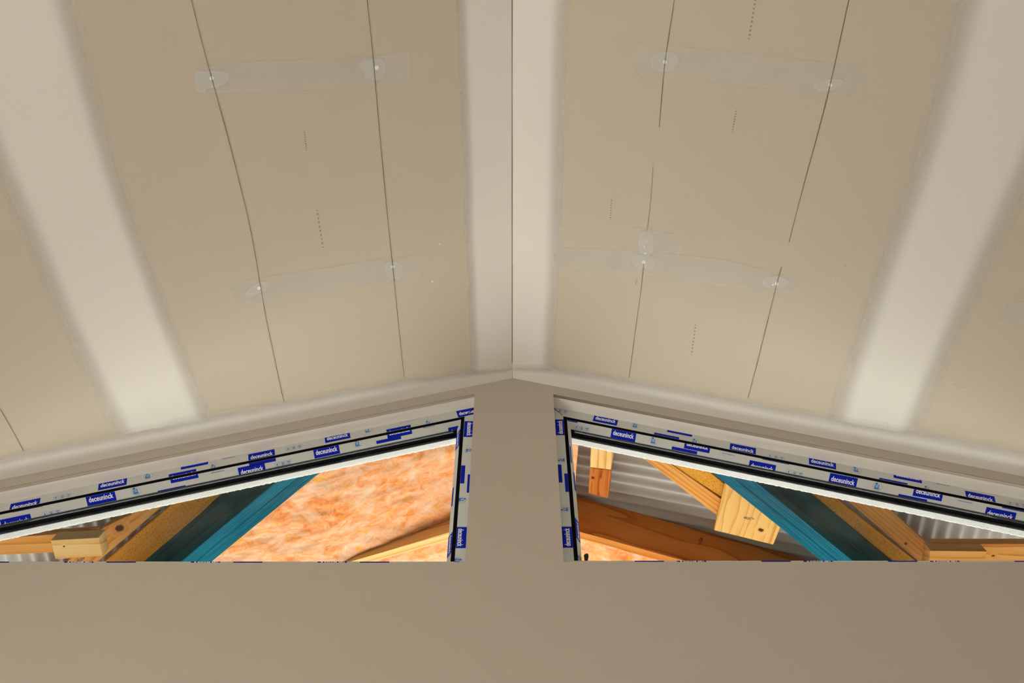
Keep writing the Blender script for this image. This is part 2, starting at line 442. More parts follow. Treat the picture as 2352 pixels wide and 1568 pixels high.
def wallband(top, sg):
    low = []
    return band('joint_compound', top, [hx for hx in low] or edge_px(top, sg), .55, 0, .0008, .10, rows=110, cols=18, ext=False)


def edge_px(top, sg):
    """px of the ceiling / wall corner below each px of the top edge"""
    out = []
    for u, v in top:
        a, b = ((1177, 868), (0, 1102)) if sg < 0 else ((1177, 868), (2352, 1094))
        vv = a[1] + (u - a[0]) * (b[1] - a[1]) / (b[0] - a[0])
        out.append((u, vv - .3))
    return out


wallband([(1176, 838), (1130, 845), (1080, 846), (1000, 857), (930, 864), (800, 887), (650, 916), (480, 945), (290, 985), (150, 1012), (0, 1042), (-160, 1075), (-330, 1108), (-1090, 1262)], -1)
wallband([(1178, 838), (1275, 836), (1360, 850), (1450, 866), (1580, 888), (1718, 914), (1905, 948), (2010, 966), (2135, 985), (2240, 1005), (2352, 1027), (2520, 1060), (2700, 1094), (3420, 1232)], 1)


def ceil_poly(name, pts, mat, lift, smooth=2, parent=None):
    P = chaikin([(u, v, 0) for u, v in pts], smooth)
    vs = [cpt(p.x, p.y, lift) - OFFC for p in P]
    n = len(vs)
    o = pydata(name, vs, [tuple(range(n))], mat, ceiling)
    bm = bmesh.new(); bm.from_mesh(o.data); bmesh.ops.triangulate(bm, faces=bm.faces); bm.to_mesh(o.data); bm.free()
    return o


PATCHES = [
    [(447, 168), (475, 152), (560, 142), (700, 138), (850, 130), (925, 124), (935, 120), (941, 126), (942, 160), (940, 193), (925, 192), (850, 196), (700, 208), (560, 212), (465, 216), (449, 200), (454, 186), (447, 176)],
    [(528, 660), (545, 647), (600, 638), (700, 622), (800, 607), (900, 591), (964, 585), (967, 600), (969, 637), (955, 638), (900, 646), (800, 664), (700, 679), (620, 690), (545, 698), (530, 683), (533, 672)],
    [(1466, 100), (1487, 102), (1500, 106), (1600, 112), (1680, 120), (1750, 128), (1900, 145), (1978, 152), (1994, 162), (1988, 188), (1984, 205), (1965, 219), (1910, 216), (1850, 211), (1700, 194), (1600, 180), (1500, 176), (1458, 181), (1462, 140)],
    [(1272, 567), (1350, 571), (1450, 576), (1600, 588), (1680, 600), (1750, 618), (1800, 630), (1832, 634), (1828, 646), (1843, 647), (1830, 654), (1838, 662), (1815, 671), (1750, 668), (1700, 662), (1600, 648), (1500, 634), (1450, 623), (1350, 618), (1272, 613)],
    [(1449, 518), (1500, 527), (1502, 531), (1550, 536), (1568, 545), (1567, 565), (1560, 580), (1540, 582), (1502, 580), (1450, 583), (1449, 550)],
]
for p in PATCHES: ceil_poly('filler_patch', p, THIN, .0010)
BLOBS = [
    [(446, 164), (480, 163), (520, 163), (526, 175), (522, 190), (500, 200), (470, 203), (475, 212), (455, 212), (448, 200), (452, 186), (446, 175)],
    [(822, 140), (850, 135), (880, 133), (886, 158), (882, 176), (868, 184), (840, 182), (836, 165), (820, 150)],
    [(560, 672), (585, 652), (605, 645), (625, 655), (600, 672), (570, 682)],
    [(882, 603), (905, 600), (922, 605), (928, 630), (915, 640), (886, 638)],
    [(1500, 122), (1530, 118), (1558, 128), (1560, 142), (1545, 160), (1520, 166), (1500, 160), (1493, 140)],
    [(1868, 192), (1900, 182), (1935, 180), (1940, 190), (1920, 204), (1890, 210), (1872, 203)],
    [(1745, 645), (1765, 634), (1790, 633), (1815, 645), (1800, 660), (1760, 662)],
    [(1467, 545), (1474, 531), (1498, 531), (1501, 560), (1500, 581), (1484, 590), (1470, 578), (1466, 560)],
    [(1452, 584), (1480, 585), (1500, 588), (1506, 605), (1503, 619), (1480, 614), (1453, 612)],
]
for p in BLOBS: ceil_poly('filler_patch', p, THICK, .0013)


def disc(u, v, r_px):
    pts = [(u + r_px * math.cos(a), v + r_px * math.sin(a)) for a in [i * math.pi / 8 for i in range(16)]]
    return ceil_poly('screw_filler', pts, DOT, .0016, 0)


for u, v, r in ((486, 179, 5), (865, 155, 5), (595, 661, 4), (902, 612, 3.5), (1527, 142, 4.5), (1907, 195, 4.5), (1479, 601, 4.2), (1482, 581, 2.5),
                (1784, 651, 4.5), (1775, 653, 2), (1480, 566, 1.6), (1484, 552, 1.4), (1010, 560, 1.6), (993, 646, 2)):
    disc(u, v, r)
ceil_poly('filler_patch', [(1906, 656), (1912, 643), (1918, 638), (1915, 650), (1908, 657)], THICK, .0012, 1)
ceil_poly('filler_patch', [(1938, 612), (1944, 600), (1941, 614)], THICK, .0012, 1)
for q in ([(2185, 880), (2192, 882), (2200, 888), (2221, 890), (2222, 894), (2205, 895), (2186, 899), (2184, 895), (2196, 891)],
          [(2300, 700), (2352, 690), (2420, 700), (2420, 750), (2352, 752), (2290, 742)]):
    ceil_poly('filler_patch', q, THIN, .0012, 1)


def strip(name, pts, width, mat, lift, smooth=2, parent=ceiling, dash=False, to3=cpt, off=OFFC):
    P = chaikin([(u, v, 0) for u, v in pts], smooth, closed=False)
    Q = [to3(p.x, p.y, lift) for p in P]
    vs, fs = [], []
    for i, q in enumerate(Q):
        d = (Q[min(i + 1, len(Q) - 1)] - Q[max(i - 1, 0)]).normalized()
        s = Vector((d.y, -d.x, 0)).normalized()
        s.z = 0
        m = -ML if q.x < 0 else MR
        s = Vector((s.x, s.y, -m * s.x))
        wd = width * (.75 + .5 * random.random())
        vs += [q + s * wd / 2 - off, q - s * wd / 2 - off]
    for i in range(len(Q) - 1):
        if dash and i % 2: continue
        fs.append((2 * i, 2 * i + 1, 2 * i + 3, 2 * i + 2))
    return pydata(name, vs, fs, mat, parent)


strip('pencil_line', [(420, -80), (440, 0), (462, 90), (486, 179), (520, 300), (548, 410), (570, 500), (585, 575), (597, 650), (612, 735), (632, 830), (652, 922)], .0014, PENCIL, .0020)
strip('pencil_line', [(836, -80), (843, 0), (856, 120), (865, 230), (877, 360), (890, 500), (902, 612), (914, 735), (928, 866)], .0014, PENCIL, .0020)
strip('pencil_line', [(-60, 830), (0, 937), (28, 985), (54, 1034)], .0013, PENCIL, .0020)
strip('pencil_line', [(1558, -80), (1549, 0), (1538, 70), (1527, 142), (1520, 220), (1514, 292)], .0013, PENCIL, .0020)
strip('pencil_line', [(1500, 382), (1497, 430), (1493, 480), (1486, 530)], .0010, PENCIL, .0020)
strip('pencil_line', [(1479, 605), (1472, 670), (1462, 740), (1454, 800), (1445, 866)], .0013, PENCIL, .0020)
strip('pencil_line', [(1968, -80), (1949, 0), (1907, 195), (1880, 300), (1852, 400), (1812, 555)], .0014, PENCIL, .0020)
strip('pencil_line', [(1795, 612), (1783, 655), (1766, 725), (1752, 780), (1740, 830), (1732, 860), (1718, 913)], .0013, PENCIL, .0020)
for a, b in (((728, 482), (742, 568)), ((1735, 0), (1720, 90)), ((1692, 250), (1682, 303)), ((1598, 745), (1588, 815)), ((699, 300), (704, 345)), ((1405, 455), (1402, 505)), ((1462, 640), (1460, 655))):
    k = 9
    strip('faint_print_line', [(a[0] + (b[0] - a[0]) * i / k, a[1] + (b[1] - a[1]) * i / k) for i in range(k + 1)], .0045, FAINT, .0003, 1, dash=True)
# open hairline crack along the ridge
strip('ridge_crack', [(1177.4, -200), (1177.4, 0), (1177.0, 200), (1176.8, 400), (1176.6, 600), (1176.4, 760), (1176.2, 832)], .0017, PENCIL, .0022, 0, to3=lambda u, v, l: Vector((0, hit(1177, v, Vector((MR, 0, 1)), ZR).y, ZR - l)))

# windows in the gable wall: right-angled trapezoids under the pitch
WIN = {-1: dict(x0=.143, z0=2.2615, m=.304, zs=1.4895, x1=2.25), 1: dict(x0=.158, z0=2.2612, m=.2954, zs=1.4925, x1=2.25)}


def win_poly(sg, o=0.0, osill=None, ojamb=None):
    """opening outline offset inwards by o: [head inner, head outer, sill outer, sill inner]"""
    W = WIN[sg]; k = math.hypot(1, W['m']); osill = o if osill is None else osill; ojamb = o if ojamb is None else ojamb
    xi = W['x0'] + ojamb; xo = W['x1'] - ojamb
    zt = lambda x: W['z0'] - W['m'] * (x - W['x0']) - o * k
    return [(sg * xi, zt(xi)), (sg * xo, zt(xo)), (sg * xo, W['zs'] + osill), (sg * xi, W['zs'] + osill)]


door_hole = [(-1.8, .5), (-1.8, FLOOR), (1.8, FLOOR), (1.8, .5)]
ZF = FLOOR
outer = [(-XW, ZF - .02), (-XW, ceil_z(-XW)), (0, ZR), (XW, ceil_z(XW)), (XW, ZF - .02)]
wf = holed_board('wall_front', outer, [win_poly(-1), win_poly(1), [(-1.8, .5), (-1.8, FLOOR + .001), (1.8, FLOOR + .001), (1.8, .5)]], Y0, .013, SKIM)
structure(wf, 'smooth beige plastered gable wall around and below the two sloping windows')
for name, x in (('wall_left', -XW), ('wall_right', XW)):
    top = ceil_z(x)
    if x < 0:
        hole = [(-2.0, FLOOR + .3), (1.0, FLOOR + .3), (1.0, .5), (-2.0, .5)]
    else: hole = None
    o = holed_board(name, [(YB, ZF), (Y0, ZF), (Y0, top + .01), (YB, top + .01)], [hole] if hole else [], 0, .02, SKIM)
    o.matrix_world = Matrix.Translation((x + (-.02 if x < 0 else .0) + (.02 if x < 0 else .02), 0, 0)) @ Matrix.Rotation(math.pi / 2, 4, 'Z')
    structure(o)
o = holed_board('wall_back', [(-XW, ZF), (-XW, ceil_z(-XW)), (0, ZR), (XW, ceil_z(XW)), (XW, ZF)], [[(-1.8, .6), (-1.8, FLOOR + .01), (1.8, FLOOR + .01), (1.8, .6)]], YB - .02, .02, SKIM)
structure(o)
structure(pydata('floor', [(-XW, YB, ZF), (XW, YB, ZF), (XW, Y0 + .2, ZF), (-XW, Y0 + .2, ZF), (-XW, YB, ZF - .1), (XW, YB, ZF - .1), (XW, Y0 + .2, ZF - .1), (-XW, Y0 + .2, ZF - .1)],
                 [(0, 1, 2, 3), (7, 6, 5, 4), (0, 4, 5, 1), (1, 5, 6, 2), (2, 6, 7, 3), (3, 7, 4, 0)], FLOORM))
structure(pydata('ground', [(-30, -30, ZF - .12), (30, -30, ZF - .12), (30, 40, ZF - .12), (-30, 40, ZF - .12)], [(0, 1, 2, 3)], CONC))

structure(pydata('bounce_cut_ground', [(-12, Y0 + .2, ZF - .10), (12, Y0 + .2, ZF - .10), (12, 5.2, ZF - .10), (-12, 5.2, ZF - .10)], [(0, 1, 2, 3)], BOUNCE_CUT))  # unseen dark sheet, added to cut light bouncing up to the timbers
# ------------------------------------------------------------------ windows
Y1, Y3, Y4, Y5 = 2.066, 2.098, 2.143, 2.196
O1, O2, O3 = .038, .051, .066


def label_mesh(parts, T0, T1, S0=-9, S1=9):
    """parts: list of (verts2d, faces, matindex, layer); clip to the band T0..T1 (y is up)"""
    bm = bmesh.new()
    for vs, fs, mi, lay in parts:
        b2 = bmesh.new(); vv = [b2.verts.new((x, y, lay * .00012)) for x, y in vs]
        for f in fs:
            try: b2.faces.new([vv[i] for i in f])
            except ValueError: pass
        for nrm, co in (((0, -1, 0), (0, T0, 0)), ((0, 1, 0), (0, T1, 0)), ((-1, 0, 0), (S0, 0, 0)), ((1, 0, 0), (S1, 0, 0))):
            bmesh.ops.bisect_plane(b2, geom=b2.verts[:] + b2.edges[:] + b2.faces[:], plane_co=co, plane_no=nrm, clear_outer=True)
        mp = {}
        for v in b2.verts: mp[v] = bm.verts.new(v.co)
        for f in b2.faces:
            nf = bm.faces.new([mp[v] for v in f.verts]); nf.material_index = mi
        b2.free()
    me = bpy.data.meshes.new('printed_label'); bm.to_mesh(me); bm.free()
    return me


def text2d(s, size, xs=1.0, offset=0.0, center=True):
    cu = bpy.data.curves.new('t', 'FONT'); cu.body = s; cu.size = size; cu.resolution_u = 3; cu.offset = offset
    cu.align_x = 'CENTER'; cu.align_y = 'CENTER'
    t = bpy.data.objects.new('t', cu); COL.objects.link(t)
    dg = bpy.context.evaluated_depsgraph_get(); me = bpy.data.meshes.new_from_object(t.evaluated_get(dg))
    bpy.data.objects.remove(t); bpy.data.curves.remove(cu)
    vs = [(v.co.x * xs, v.co.y) for v in me.vertices]; fs = [tuple(p.vertices) for p in me.polygons]
    bpy.data.meshes.remove(me); return vs, fs


BW, BH = .0925, .040
TXT = text2d('deceuninck', .0205, .84, .0004)
_xs = [v[0] for v in TXT[0]]; _k = (BW * .84) / (max(_xs) - min(_xs)); _mx = (max(_xs) + min(_xs)) / 2
TXT = ([((x - _mx) * _k, y * 1.28) for x, y in TXT[0]], TXT[1])
TAG = text2d('building a sustainable home', .0042, .95, .00012)


def rect(x0, y0, x1, y1): return [(x0, y0), (x1, y0), (x1, y1), (x0, y1)], [(0, 1, 2, 3)]


def ring(cx, cy, r, w_, n=28):
    vs = []
    for i in range(n):
        a = 2 * math.pi * i / n; c, s = math.cos(a), math.sin(a); vs += [(cx + r * c, cy + r * s), (cx + (r - w_) * c, cy + (r - w_) * s)]
    return vs, [(2 * i, (2 * i + 2) % (2 * n), (2 * i + 3) % (2 * n), 2 * i + 1) for i in range(n)]


def glyph(kind):
    P = []
    if kind == 'brand': P = [rect(-BW / 2, -BH / 2, BW / 2, BH / 2) + (0, 1), TXT + (1, 2)]
    elif kind == 'bar': P = [rect(-BW / 2, -.006, BW / 2, .006) + (0, 1)]
    elif kind == 'bar2': P = [rect(-BW / 2, -.0072, BW / 2, .0072) + (0, 1)]
    elif kind == 'house':
        P = [ring(0, 0, .0150, .0006) + (2, 1)]
        a = ring(-.0055, .0095, .0042, .0042, 12); P.append(a + (3, 2))
        P.append(rect(-.0098, -.0105, .004, -.0045) + (2, 2))
        P.append(rect(-.0098, -.0045, -.0060, .004) + (3, 2)); P.append(rect(.001, -.0045, .0042, .0075) + (3, 2))
        P.append(rect(-.0035, -.0045, -.002, .006) + (2, 2)); P.append(rect(.0042, -.0105, .0075, -.0085) + (3, 2))
        P.append(([(-.0098, -.0105), (.004, -.0105), (.0085, -.006), (.0085, -.0045), (.004, -.0090)], [(0, 1, 2, 3, 4)]) + (2, 3))
    elif kind == 'icons':
        for i in range(3):
            cx = (i - 1) * .0205; h = .0078
            for q in (rect(cx - h, -h, cx + h, -h + .0006), rect(cx - h, h - .0006, cx + h, h), rect(cx - h, -h, cx - h + .0006, h), rect(cx + h - .0006, -h, cx + h, h), rect(cx - .005, -.0068, cx + .005, -.0058)): P.append(q + (2, 1))
        P.append(([(-.0235, .000), (-.0175, .005), (-.0195, .000), (-.0175, -.004)], [(0, 1, 2, 3)]) + (0, 2))
        P.append(ring(0, .0008, .0040, .0015, 12) + (0, 2)); P.append(rect(-.0008, -.0045, .0008, -.002) + (0, 2))
        P.append(rect(.0165, .0005, .0197, .0038) + (0, 2)); P.append(rect(.0212, .0015, .0246, .0048) + (0, 2)); P.append(rect(.018, -.0035, .0235, -.0015) + (2, 2))
    elif kind == 'tag':
        P = [TAG + (0, 1), rect(-.012, .0055, .020, .0060) + (4, 1), rect(-.004, .0080, .018, .0085) + (4, 1)]
    elif kind == 'nick': P = [([(-.006, -.002), (.004, -.003), (.008, .002), (-.002, .003)], [(0, 1, 2, 3)]) + (5, 3)]
    return P


PRINTS = [BLUE, WHITE, LTBLUE, LTBLUE, FAINT, FILM]


def put_label(kind, P0, ex, eup, t_lo, t_hi, sctr, tctr, parent, w_scale=1.0):
    """P0 origin on the film plane, ex reading direction, eup up direction, t range along eup"""
    parts = [([(x * w_scale, y) for x, y in vs], fs, mi, l) for vs, fs, mi, l in glyph(kind)]
    me = label_mesh(parts, t_lo - tctr, t_hi - tctr)
    if not len(me.polygons): return None
    nrm = ex.cross(eup)
    M = Matrix((ex, eup, nrm)).transposed().to_4x4(); M.translation = P0 + ex * sctr + eup * tctr + nrm * .00025
    me.transform(M)
    if parent is not None: me.transform(Matrix.Translation(-parent.location) if parent.parent is None else Matrix.Identity(4))
    o = link('printed_label', me, PRINTS, parent)
    if kind == 'brand': o['label'] = 'blue label with white lettering'
    elif kind == 'house': o['label'] = 'round blue house emblem'
    elif kind == 'icons': o['label'] = 'three small square care symbols'
    elif kind == 'tag': o['label'] = 'line of tiny blue print'
    elif kind in ('bar', 'bar2'): o['label'] = 'plain blue bar'
    return o


def loft(name, rings, mat, parent, close=True, idx=(0, 1)):
    """rings: list of outlines (4 px corners each at a depth); member between corner idx[0] and idx[1], closed profile"""
    vs = []
    for poly, y in rings:
        for i in idx: vs.append((poly[i][0], y, poly[i][1]))
    n = len(rings); fs = [(2 * i, 2 * i + 1, 2 * ((i + 1) % n) + 1, 2 * ((i + 1) % n)) for i in range(n if close else n - 1)]
    fs += [tuple(2 * i for i in range(n)), tuple(2 * i + 1 for i in range(n))]
    o = pydata(name, vs, fs, mat, parent)
    bm = bmesh.new(); bm.from_mesh(o.data); bmesh.ops.triangulate(bm, faces=[f for f in bm.faces if len(f.verts) > 4]); bmesh.ops.recalc_face_normals(bm, faces=bm.faces); bm.to_mesh(o.data); bm.free()
    return o


LAB = {-1: dict(
    f1=[(57, 1160, 'brand'), (143, 1140, 'icons'), (259, 1110, 'brand'), (341, 1093, 'house'), (447, 1063, 'brand'), (419, 1092, 'brand'), (431, 1077, 'nick'), (492, 1072, 'house'), (526, 1051, 'tag'),
        (601, 1046, 'brand'), (675, 1028, 'icons'), (775, 1003, 'brand'), (845, 988, 'house'), (939, 958, 'brand'), (917, 989, 'brand'), (985, 971, 'house'), (1006, 952, 'tag'), (1077, 946, 'brand')],
    f2=[(62, 1166, 'bar'), (38, 1199, 'brand'), (118, 1178, 'icons'), (232, 1143, 'brand'), (313, 1127, 'house'), (395, 1124, 'bar'), (422, 1091, 'brand'), (500, 1083, 'tag'), (579, 1080, 'brand'), (603, 1061, 'bar'),
        (650, 1064, 'icons'), (750, 1035, 'brand'), (822, 1018, 'house'), (893, 1010, 'bar'), (917, 990, 'brand'), (985, 980, 'tag'), (1058, 988, 'brand')]),
    1: dict(
    f1=[(1286, 943, 'icons'), (1391, 964, 'brand'), (1460, 977, 'house'), (1562, 989, 'brand'), (1531, 1001, 'bar'), (1597, 1014, 'house'), (1634, 1006, 'tag'), (1706, 1032, 'brand'), (1782, 1049, 'icons'),
        (1889, 1063, 'brand'), (1968, 1079, 'house'), (2084, 1094, 'brand'), (2052, 1106, 'bar'), (2131, 1123, 'house'), (2165, 1113, 'tag'), (2252, 1143, 'brand'), (2336, 1158, 'icons')],
    f2=[(1300, 962, 'bar'), (1336, 983, 'icons'), (1432, 998, 'brand'), (1502, 1012, 'house'), (1572, 1034, 'bar'), (1602, 1023, 'brand'), (1673, 1043, 'tag'), (1750, 1074, 'brand'), (1782, 1057, 'bar'),
        (1825, 1086, 'icons'), (1936, 1104, 'brand'), (2016, 1117, 'house'), (2096, 1144, 'bar'), (2132, 1132, 'brand'), (2217, 1152, 'tag'), (2297, 1183, 'brand'), (2337, 1169, 'bar')])}

for sg, wname in ((-1, 'window_1'), (1, 'window_2')):
    W = WIN[sg]; k = math.hypot(1, W['m'])
    root = structure(empty(wname, (0, 0, 0)), 'sloping-head window left of the ridge, beams and pink insulation beyond' if sg < 0 else 'sloping-head window right of the ridge, grey iron and beams beyond')
    wp = lambda o, s=None: win_poly(sg, o, s)
    # reveal lining boards between wall face and frame
    for nm, idx in (('head_lining', (0, 1)), ('jamb_lining', (3, 0)), ('jamb_lining', (1, 2)), ('sill_lining', (2, 3))):
        ad = .0 if nm != 'sill_lining' else 0
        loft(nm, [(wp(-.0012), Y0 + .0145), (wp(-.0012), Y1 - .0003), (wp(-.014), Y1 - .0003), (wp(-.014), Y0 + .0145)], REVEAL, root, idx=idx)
    loft('gap_shade_strip', [(wp(.0000), Y0 - .0002), (wp(-.0010), Y0 - .0002), (wp(-.0010), Y0 + .0008), (wp(.0), Y0 + .0008)], DARKGAP, root, idx=(0, 1))
    # film-wrapped frame members and beads
    frames = {}
    for nm, idx in (('head_frame', (0, 1)), ('jamb_frame', (3, 0)), ('jamb_frame', (1, 2)), ('sill_frame', (2, 3))):
        sl = nm == 'sill_frame'
        r_ = lambda o: win_poly(sg, o, o if not sl else o)
        a = O1 if not sl else .0535
        fr = loft(nm, [(wp(-.012), Y1), (win_poly(sg, O1, .0535), Y1), (win_poly(sg, O1, .0535), Y1 + .030), (wp(-.012), Y1 + .030)], FILM, root, idx=idx)
        if nm not in frames: frames[nm] = fr
        if not sl:
            loft('seal', [(win_poly(sg, O1 - .002, .03), Y1 + .0006), (win_poly(sg, O2, .03), Y1 + .0006), (win_poly(sg, O2, .03), Y1 + .008), (win_poly(sg, O1 - .002, .03), Y1 + .008)], SEAL, root, idx=idx)
            bd = loft('glazing_bead', [(win_poly(sg, O2 - .004, .035), Y1 + .0012), (win_poly(sg, O2, .035), Y1 + .0010), (win_poly(sg, O3, .048), Y3), (win_poly(sg, O2 - .01, .035), Y3)], FILM, root, idx=idx)
            frames.setdefault(nm + 'b', bd)
        # black outer part of the frame with its lips
        s0 = .050
        o_ = O3 + .001
        loft('outer_frame', [(win_poly(sg, .0, .0), Y3 + .0005), (win_poly(sg, o_ - .003, s0), Y3 + .0005), (win_poly(sg, o_ - .003, s0), Y3 + .003), (win_poly(sg, o_ - .006, s0 - .003), Y3 + .006),
                             (win_poly(sg, o_ - .006, s0 - .003), Y4 - .008), (win_poly(sg, o_, s0), Y4 - .006), (win_poly(sg, o_, s0), Y4), (win_poly(sg, .0, .0), Y4)], SEAL, root, idx=idx)
        loft('gasket_lip', [(win_poly(sg, o_ - .0036, s0), Y3 + .0035), (win_poly(sg, o_ - .0025, s0), Y3 + .0040), (win_poly(sg, o_ - .0025, s0), Y3 + .0062), (win_poly(sg, o_ - .0036, s0), Y3 + .0062)], GREYL, root, idx=idx)
        loft('gasket_lip', [(win_poly(sg, o_, s0), Y4 - .006), (win_poly(sg, o_ + .0012, s0), Y4 - .0055), (win_poly(sg, o_ + .0012, s0), Y4 - .0040), (win_poly(sg, o_, s0), Y4 - .0040)], GREYL, root, idx=idx)
    # pane
    gp = win_poly(sg, O3 - .004, .046); ys = (Y3 + .012, Y3 + .018)
    vs = [(x, y, z) for y in ys for x, z in gp]
    gl = pydata('glass_pane', vs, [(0, 1, 2, 3), (7, 6, 5, 4), (0, 4, 5, 1), (1, 5, 6, 2), (2, 6, 7, 3), (3, 7, 4, 0)], GLASS, root); fix_normals(gl.data)
    # labels on the head
    ex = Vector((1, 0, -sg * W['m'])).normalized()
    dn = Vector((-sg * W['m'], 0, -1)).normalized()
    P0 = Vector((sg * W['x0'], Y1, W['z0']))
    Tn = -1
    hf, hb = frames['head_frame'], frames['head_frameb']
    for u, v, kd in LAB[sg]['f1']:
        p = at_y(u, v, Y1) - P0
        put_label(kd, P0, ex, -dn, -O1 + .0002, -.001, p.dot(ex), p.dot(-dn), hf)
    A2 = P0 + dn * O2 + Vector((0, .0010, 0)); d2 = (dn * (O3 - O2) + Vector((0, Y3 - Y1 - .001, 0))).normalized(); n2 = ex.cross(-d2)
    T2 = math.hypot(O3 - O2, Y3 - Y1 - .001)
    for u, v, kd in LAB[sg]['f2']:
        p = hit(u, v, n2, A2.dot(n2)) - A2
        put_label(kd, A2, ex, -d2, -T2, -.0002, p.dot(ex), p.dot(-d2), hb)
    # labels on the jamb next to the ridge
    jf, jb = frames['jamb_frame'], frames['jamb_frameb']
    exj = Vector((0, 0, -1)) if sg < 0 else Vector((0, 0, 1))
    upj = Vector((1, 0, 0)) if sg < 0 else Vector((-1, 0, 0))
    J0 = Vector((sg * W['x0'], Y1, 0))
    if sg < 0:
        jl = [(1078, 985, 'brand'), (1077, 1035, 'house'), (1063, 1089, 'bar2'), (1078, 1110, 'bar2'), (1061, 1148, 'house'), (1057, 1234, 'brand'), (1050, 1288, 'house')]
    else:
        jl = [(1287, 981, 'brand'), (1290, 1055, 'house'), (1286, 1087, 'bar2'), (1302, 1108, 'bar2'), (1297, 1168, 'house'), (1303.5, 1233, 'brand')]
    for u, v, kd in jl:
        p = at_y(u, v, Y1) - J0; t = p.dot(upj)
        put_label(kd, J0, exj, upj, -O1 + .0002, .012, p.dot(exj), t, jf, .92)
    A3 = Vector((sg * (W['x0'] + O2), Y1 + .001, 0)); d3 = Vector((sg * (O3 - O2), Y3 - Y1 - .001, 0)).normalized(); upb = -d3
    for zz, kd, tt in ((2.10, 'brand', .017), (1.83, 'bar', .026), (1.62, 'brand', .016)) if sg < 0 else ((2.02, 'bar', .01), (1.90, 'bar', .026), (1.68, 'brand', .02), (1.57, 'house', .014)):
        put_label(kd, A3, exj, upb, -T2, -.0002, (-zz if sg < 0 else zz), -tt, jb, .92)
    # sill labels: only their top edges show over the wall edge
    sf = frames['sill_frame']
    for i in range(14):
        xx = .30 + i * .133
        put_label('brand' if i % 3 else 'bar', Vector((0, Y1, W['zs'] + .0535)), Vector((-1, 0, 0)), Vector((0, 0, -1)), 0.0002, .06, -sg * xx, (.012, .02, .004)[i % 3], sf)
    # torn dark corner mitre
    c0 = Vector((sg * W['x0'], 0, W['z0'])); c1 = Vector((sg * (W['x0'] + O1), 0, W['z0'] - W['m'] * O1 - O1 * k))
    vs = []
    dd = (c1 - c0); pn = Vector((-dd.z, 0, dd.x)).normalized()
    for i in range(13):
        t = i / 12; wd = (.0058 if sg < 0 else .0030) * (1 - .65 * t) * (.6 + .8 * random.random())
        q = c0 + dd * t; vs += [(q + pn * wd) + Vector((0, Y1 - .0005, 0)), (q - pn * wd * .35) + Vector((0, Y1 - .0005, 0))]
    pydata('mitre_gap', vs, [(2 * i, 2 * i + 1, 2 * i + 3, 2 * i + 2) for i in range(12)], SEAL, root)

# peeling corner of dark film at the foot of the right-hand window
root = bpy.data.objects['window_2']
P = [(1341, 1274), (1346, 1270.5), (1351, 1271), (1352, 1277), (1350.5, 1285), (1348, 1292), (1343.5, 1292)]
vs = [at_y(u, v, Y4 + .012) for u, v in P] + [at_y(u, v, Y4 + .012) + Vector((0, .004, 0)) for u, v in P]
n = len(P)
o = pydata('loose_film', vs, [tuple(range(n)), tuple(range(2 * n - 1, n - 1, -1))] + [(i, (i + 1) % n, (i + 1) % n + n, i + n) for i in range(n)], GREYL, root); fix_normals(o.data)
o['label'] = 'dark curled flap of film'

# white foam cladding outside, its cut edge showing under the sloping head
def cladding():
    mat = FOAM
    holes = []
    for sg in (-1, 1):
        holes.append(win_poly(sg, .045, .0))
    return holed_board('exterior_wall', [(-12, ZF - .1), (-12, 3.42), (12, 3.42), (12, ZF - .1)],  # unseen height and width added to block stray light
                       holes + [[(-1.8, .5), (-1.8, FLOOR + .001), (1.8, FLOOR + .001), (1.8, .5)]], Y4 + .001, Y5 - Y4 - .004, [FOAM, CHARCOAL])


ew = structure(cladding(), 'foam board cladding on the gable wall, unseen outer face darkened to cut bounce light')
for p in ew.data.polygons:
    p.material_index = 1 if p.normal.y > .9 else 0
for sg in (-1, 1):   # crumbly cut edge of the foam, real relief
    W = WIN[sg]; vs, fs = [], []
    n_s, n_t = 700, 10
    for i in range(n_s + 1):
        x = W['x0'] + .04 + (W['x1'] - W['x0'] - .08) * i / n_s
        jag = .0028 * noise.noise(Vector((x * 90, sg, 0))) + .0022 * noise.noise(Vector((x * 310, sg, 3)))
        for j in range(n_t + 1):
            t = j / n_t; y = Y4 + .0012 + (Y5 - Y4 - .004) * t + (jag if j == n_t else 0)
            d = .045 + .0012 + .0013 * noise.noise(Vector((x * 160, y * 160, sg)))
            z = W['z0'] - W['m'] * (x - W['x0']) - d * math.hypot(1, W['m'])
            vs.append((sg * x, y, z))
        vs.append((sg * x, Y5 - .003 + jag, W['z0'] - W['m'] * (x - W['x0']) - .030))
    c = n_t + 2
    for i in range(n_s):
        for j in range(c - 1):
            a = i * c + j; fs.append((a, a + 1, a + c + 1, a + c))
    pydata('foam_edge', vs, fs, FOAM, bpy.data.objects['exterior_wall'], True)

# ------------------------------------------------------------------ roof framing outside, beyond the windows
HG, MG = 2.85, .25             # underside plane of the gable framing: z = HG - MG|x|
HE, ME = 3.457, .30            # underside plane of the cross roof: z = HE - ME*y


def plane_of(kind, lift, u):
    if kind == 'G':
        s = -1 if u < 1176 else 1; n = Vector((s * MG, 0, 1)); return n, HG + lift * math.hypot(1, MG)
    n = Vector((0, ME, 1)); return n, HE + lift * math.hypot(1, ME)


def px_on(kind, lift, u, v):
    n, d = plane_of(kind, lift, u); return hit(u, v, n, d)


